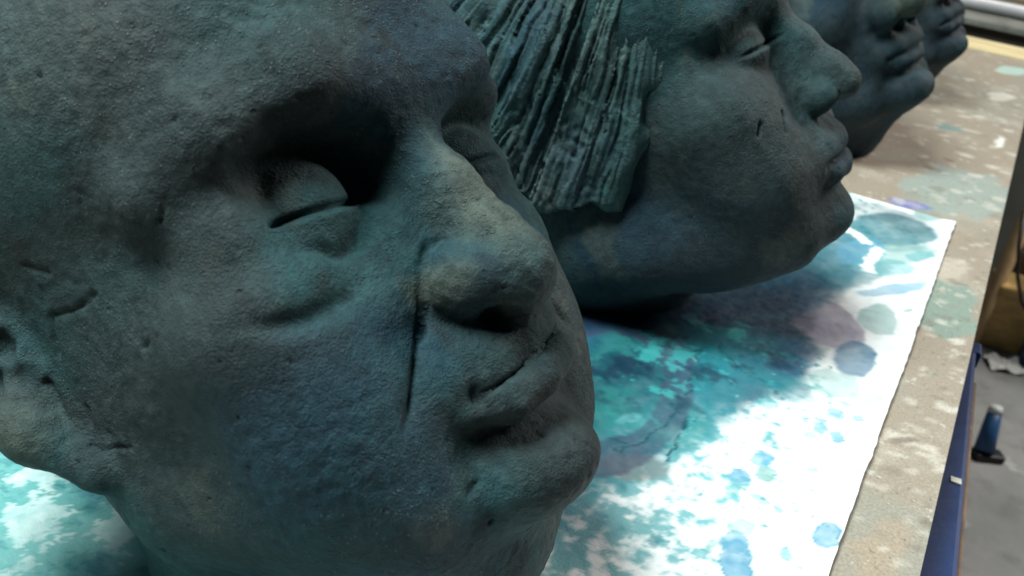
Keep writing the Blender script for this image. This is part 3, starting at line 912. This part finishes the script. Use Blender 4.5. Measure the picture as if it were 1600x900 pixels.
def tube(name, pts, rad, mat, seg=14, parent=None):
    import bmesh
    bm = bmesh.new(); rings = []
    pts = [Vector(p) for p in pts]; rad = [float(x) for x in (rad if isinstance(rad, (list, tuple)) else [rad] * len(pts))]
    for i, p in enumerate(pts):
        d = (pts[min(i + 1, len(pts) - 1)] - pts[max(i - 1, 0)]).normalized()
        u = d.orthogonal().normalized() if i == 0 else (rings_u - d * rings_u.dot(d)).normalized()
        rings_u = u; v = d.cross(u)
        rings.append([bm.verts.new(p + rad[i] * (math.cos(a) * u + math.sin(a) * v)) for a in (2 * math.pi * k / seg for k in range(seg))])
    for r0, r1 in zip(rings[:-1], rings[1:]):
        for k in range(seg): bm.faces.new((r0[k], r0[(k + 1) % seg], r1[(k + 1) % seg], r1[k]))
    bm.faces.new(rings[0][::-1]); bm.faces.new(rings[-1])
    return bm_obj(name, bm, mat, parent, smooth=True)


def simple(name, c, rough=.55, var=.25, scale=30, bump=.2, spec=.4, metal=0.0, stretch=(1, 1, 1)):
    n = NT(name); co = n.coord(stretch)
    f = n.noise(co, scale, 5, .6); g = n.noise(co, scale * 6, 3, .6)
    k = tuple(x * (1 - var) for x in c); h = tuple(min(1, x * (1 + var)) for x in c)
    col = n.mix(n.ramp(f, .3, .7), k, h)
    col = n.mix(n.math('MULTIPLY', n.ramp(g, .62, .75), .3), col, tuple(x * .45 for x in c))
    return n.out(col, n.ramp(f, .2, .8, rough - .1, rough + .1), n.bump(g, bump, .002), spec, metal)


def ray_y(px, py, Y):
    r = WM @ np.array([(px - 800) / F_PX, (py - 450) / F_PX, 1.0]); return np.array([0, 0, H_CAM]) + r * (Y / r[1])


blue_steel = simple('blue_painted_steel', (.008, .027, .100), .5, .2, 14, .15, .15)
rust = simple('rusty_edge', (.16, .10, .065), .75, .4, 40, .5)
ra = math.radians(2.9)
bm_obj('steel_rail', box_vq((-.032, -1.0, -.07), (0, 0, 0), .0025), blue_steel, table, (.0472, .585, -.0298), (0, 0, ra))
bm_obj('rusty_flange', box_vq((.0003, -1.0, -.066), (.0030, -.03, -.006), .0008), rust, table, (.0472, .585, -.0298), (0, 0, ra))
bm_obj('bracket', box_vq((-.012, -.004, -.012), (.0028, .011, 0), .0015), blue_steel, table, (.0472, .588, -.0298), (0, 0, .1))
bm = box_vq((-.0025, -.0022, 0), (.0025, .0022, .0008), 0)
bm_obj('sticker', bm, simple('sticker_paper', (.6, .58, .5), .6), table, (.0500, .432, -.0297), (0, 0, .1))
for x, y in ((-.04, .9), (-.04, -.5), (-1.0, 1.4), (-1.0, -.5)):
    bm_obj('leg', box_vq((-.025, -.025, -.75), (.025, .025, -.029), .004), blue_steel, table, (x, y, 0))

fl = NT('concrete'); co = fl.coord()
g1, g2, g3 = fl.noise(co, 2.2, 5, .6), fl.noise(co, 14, 5, .6), fl.noise(co, 120, 3, .6)
cc = fl.mix(fl.ramp(g1, .35, .65), (.19, .195, .19), (.30, .30, .29)); cc = fl.mix(fl.math('MULTIPLY', fl.ramp(g2, .5, .7), .6), cc, (.13, .13, .13))
cc = fl.mix(fl.math('MULTIPLY', fl.ramp(fl.noise(co, 9, 4), .62, .68), .7), cc, (.46, .46, .44))
floor_m = fl.out(cc, .7, fl.bump(g3, .3, .003), .3)
V = np.array([[-8, -6, -.75], [8, -6, -.75], [8, 14, -.75], [-8, 14, -.75]])
tag(mesh_obj('floor', V, np.array([[0, 1, 2, 3]]), floor_m, smooth=False), kind='structure')

# batten, bench and pipes past the end of the table
pine = simple('pale_pine', (.62, .50, .28), .6, .2, 12, .3, stretch=(1, 6, 6))
tag(bm_obj('wooden_batten', box_vq((-.5, 1.497, -.03), (.06, 1.588, .003), .004), pine), 'pale yellow wooden batten lying along the far end of the table', 'batten')
dk = simple('dark_steel', (.035, .03, .025), .6, .3, 10)
z0 = ray_y(1560, 47, 1.72)[2]
bench = bpy.data.objects.new('low_bench', None); C.objects.link(bench); bench.location = (0, 1.9, -.75); bpy.context.view_layer.update()
tag(bench, 'dark brown bench behind the far end of the table, with a pipe on it', 'bench')
bm_obj('bench_front', box_vq((-1.2, 1.72, -.70), (.03, 1.745, z0), .003), dk, bench)
bm_obj('bench_top', box_vq((-1.2, 1.70, z0 + .001), (.035, 2.2, z0 + .012), .003), simple('grey_lip', (.16, .16, .14), .5), bench)
for x in (-1.15, -.02): bm_obj('leg', box_vq((x - .03, 1.75, -.75), (x + .03, 1.81, z0), .004), dk, bench)
pt = ray_y(1560, 31, 1.80); pr = .5 * (ray_y(1560, 20, 1.80)[2] - ray_y(1560, 42, 1.80)[2])
pt = z0 + .012 + pr
tag(tube('steel_pipe', [(-1.1, 1.80, pt), (.04, 1.80, pt)], pr, simple('galvanised', (.5, .5, .52), .45, .12, 20, .1, .5), 20), 'light grey pipe lying on the dark bench behind the table', 'pipe')
z2 = ray_y(1560, 8, 2.05)[2]
tag(bm_obj('timber_beam', box_vq((-1.1, 2.02, z0 + .013), (.03, 2.10, z2), .004), simple('brown_timber', (.16, .12, .07), .7, .4, 14, .4, stretch=(1, 6, 6))), 'brown timber beam lying on the bench behind the grey pipe', 'beam')
z3 = ray_y(1560, -30, 2.5)[2]
tag(bm_obj('grey_board', box_vq((-1.5, 2.5, -.75), (1.2, 2.53, z3), .003), simple('grey_board', (.40, .42, .38), .6, .15, 5)), 'pale grey board standing behind the bench', 'board')

# things on the floor beside the table
yel = simple('yellow_wood', (.50, .33, .12), .65, .25, 18, .3, stretch=(1, 1, 5)); brn = simple('orange_wood', (.30, .17, .07), .7, .35, 18, .3, stretch=(5, 1, 1))
q = at(1562, 548, -.75)
tag(bm_obj('wooden_block', box_vq((-.055, 0, 0), (.05, .10, .16), .008), yel, None, (q[0], q[1], -.75), (0, 0, .25)), 'yellow block of wood standing on the floor beside the table', 'wood block')
q2 = at(1590, 475, -.75)
tag(bm_obj('wooden_block', box_vq((-.08, 0, 0), (.07, .12, .15), .03), brn, None, (q2[0] - .01, q2[1] + .02, -.75), (0, 0, -.2), True), 'orange brown block of wood lying behind the yellow block', 'wood block')
a0 = at(1540, 500, -.75); a0 = ray_y(1546, 472, 2.16); a1 = ray_y(1618, 308, 2.22)
d_ = a1 - a0; a0 = a0 - d_ * ((a0[2] + .748) / d_[2])
tag(tube('broom_stick', [a0, a0 + (a1 - a0) * .3, a1, a1 + d_ * .9], [.015, .016, .016, .015], simple('ash_handle', (.55, .37, .19), .5, .15, 20, .15, stretch=(3, 3, 1))), 'long light wooden stick leaning beside the table', 'stick')
q3 = at(1588, 568, -.75)
navy = simple('navy_plastic', (.022, .035, .075), .45, .2, 10, .1)
crate = bpy.data.objects.new('plastic_crate', None); C.objects.link(crate); crate.location = (q3[0] + .16, q3[1] + .15, -.75); bpy.context.view_layer.update()
tag(crate, 'dark navy plastic crate on the floor at the right edge', 'crate')
cx, cy = q3[0] + .17, q3[1] + .16
for lo, hi in (((cx - .17, cy - .16, -.75), (cx + .17, cy - .145, -.44)), ((cx - .17, cy + .145, -.75), (cx + .17, cy + .16, -.44)), ((cx - .17, cy - .144, -.75), (cx - .155, cy + .144, -.44)), ((cx + .155, cy - .144, -.75), (cx + .17, cy + .144, -.44))):
    bm_obj('side_panel', box_vq(lo, hi, .003), navy, crate)
bm_obj('bottom_panel', box_vq((cx - .154, cy - .144, -.748), (cx + .154, cy + .144, -.74)), navy, crate)
q4 = at(1592, 338, -.75)
blk = simple('black_plastic', (.012, .012, .013), .5, .2, 10, .1)
import bmesh as _b
bm = _b.new(); _b.ops.create_cone(bm, cap_ends=True, segments=40, radius1=.15, radius2=.19, depth=.62)
tag(bm_obj('black_bin', bm, blk, None, (q4[0] + .13, q4[1] + .12, -.44), (0, 0, 0), True), 'black bin standing on the floor far behind the table edge', 'bin')
c0 = ray_y(1597, 370, 2.05)
tag(tube('black_cable', [ray_y(1600, 330, 2.08), ray_y(1592, 385, 2.05), ray_y(1590, 430, 2.03), ray_y(1596, 470, 2.01), ray_y(1612, 500, 2.0)], .004, blk, 8), 'thin black cable hanging down in front of the navy crate', 'cable')
q5 = at(1567, 573, -.75)
bm = _b.new(); _b.ops.create_grid(bm, x_segments=10, y_segments=8, size=.5)
for v in bm.verts:
    a = .5 + .5 * math.sin(v.co.x * 9 + v.co.y * 7); v.co = (v.co.x * .075, v.co.y * .06, .004 + .014 * a * random.uniform(.5, 1))
_b.ops.solidify(bm, geom=bm.faces[:], thickness=.0015)
tag(bm_obj('paper_scrap', bm, simple('scrap_paper', (.72, .72, .70), .7, .08, 30), None, (q5[0], q5[1], -.75), (0, 0, .4)), 'crumpled white scrap of paper on the floor in front of the wood blocks', 'paper scrap')
q6 = at(1536, 716, -.75)
tool = bpy.data.objects.new('blue_brush', None); C.objects.link(tool); tool.location = (q6[0], q6[1], -.75); bpy.context.view_layer.update()
tag(tool, 'small blue plastic brush with a white top and dark foot on the floor', 'brush')
bp = simple('blue_plastic', (.018, .075, .19), .4, .15, 12, .1)
tube('handle', [(q6[0] - .004, q6[1], -.735), (q6[0] - .008, q6[1] + .02, -.70), (q6[0] - .012, q6[1] + .03, -.665)], [.019, .016, .013], bp, 14, tool)
tube('cap', [(q6[0] - .012, q6[1] + .031, -.664), (q6[0] - .013, q6[1] + .034, -.652)], [.014, .011], simple('white_plastic', (.6, .62, .62), .5, .05), 14, tool)
bm_obj('foot', box_vq((-.022, -.015, 0), (.034, .015, .016), .005), blk, tool, (q6[0], q6[1], -.75), (0, 0, .5))
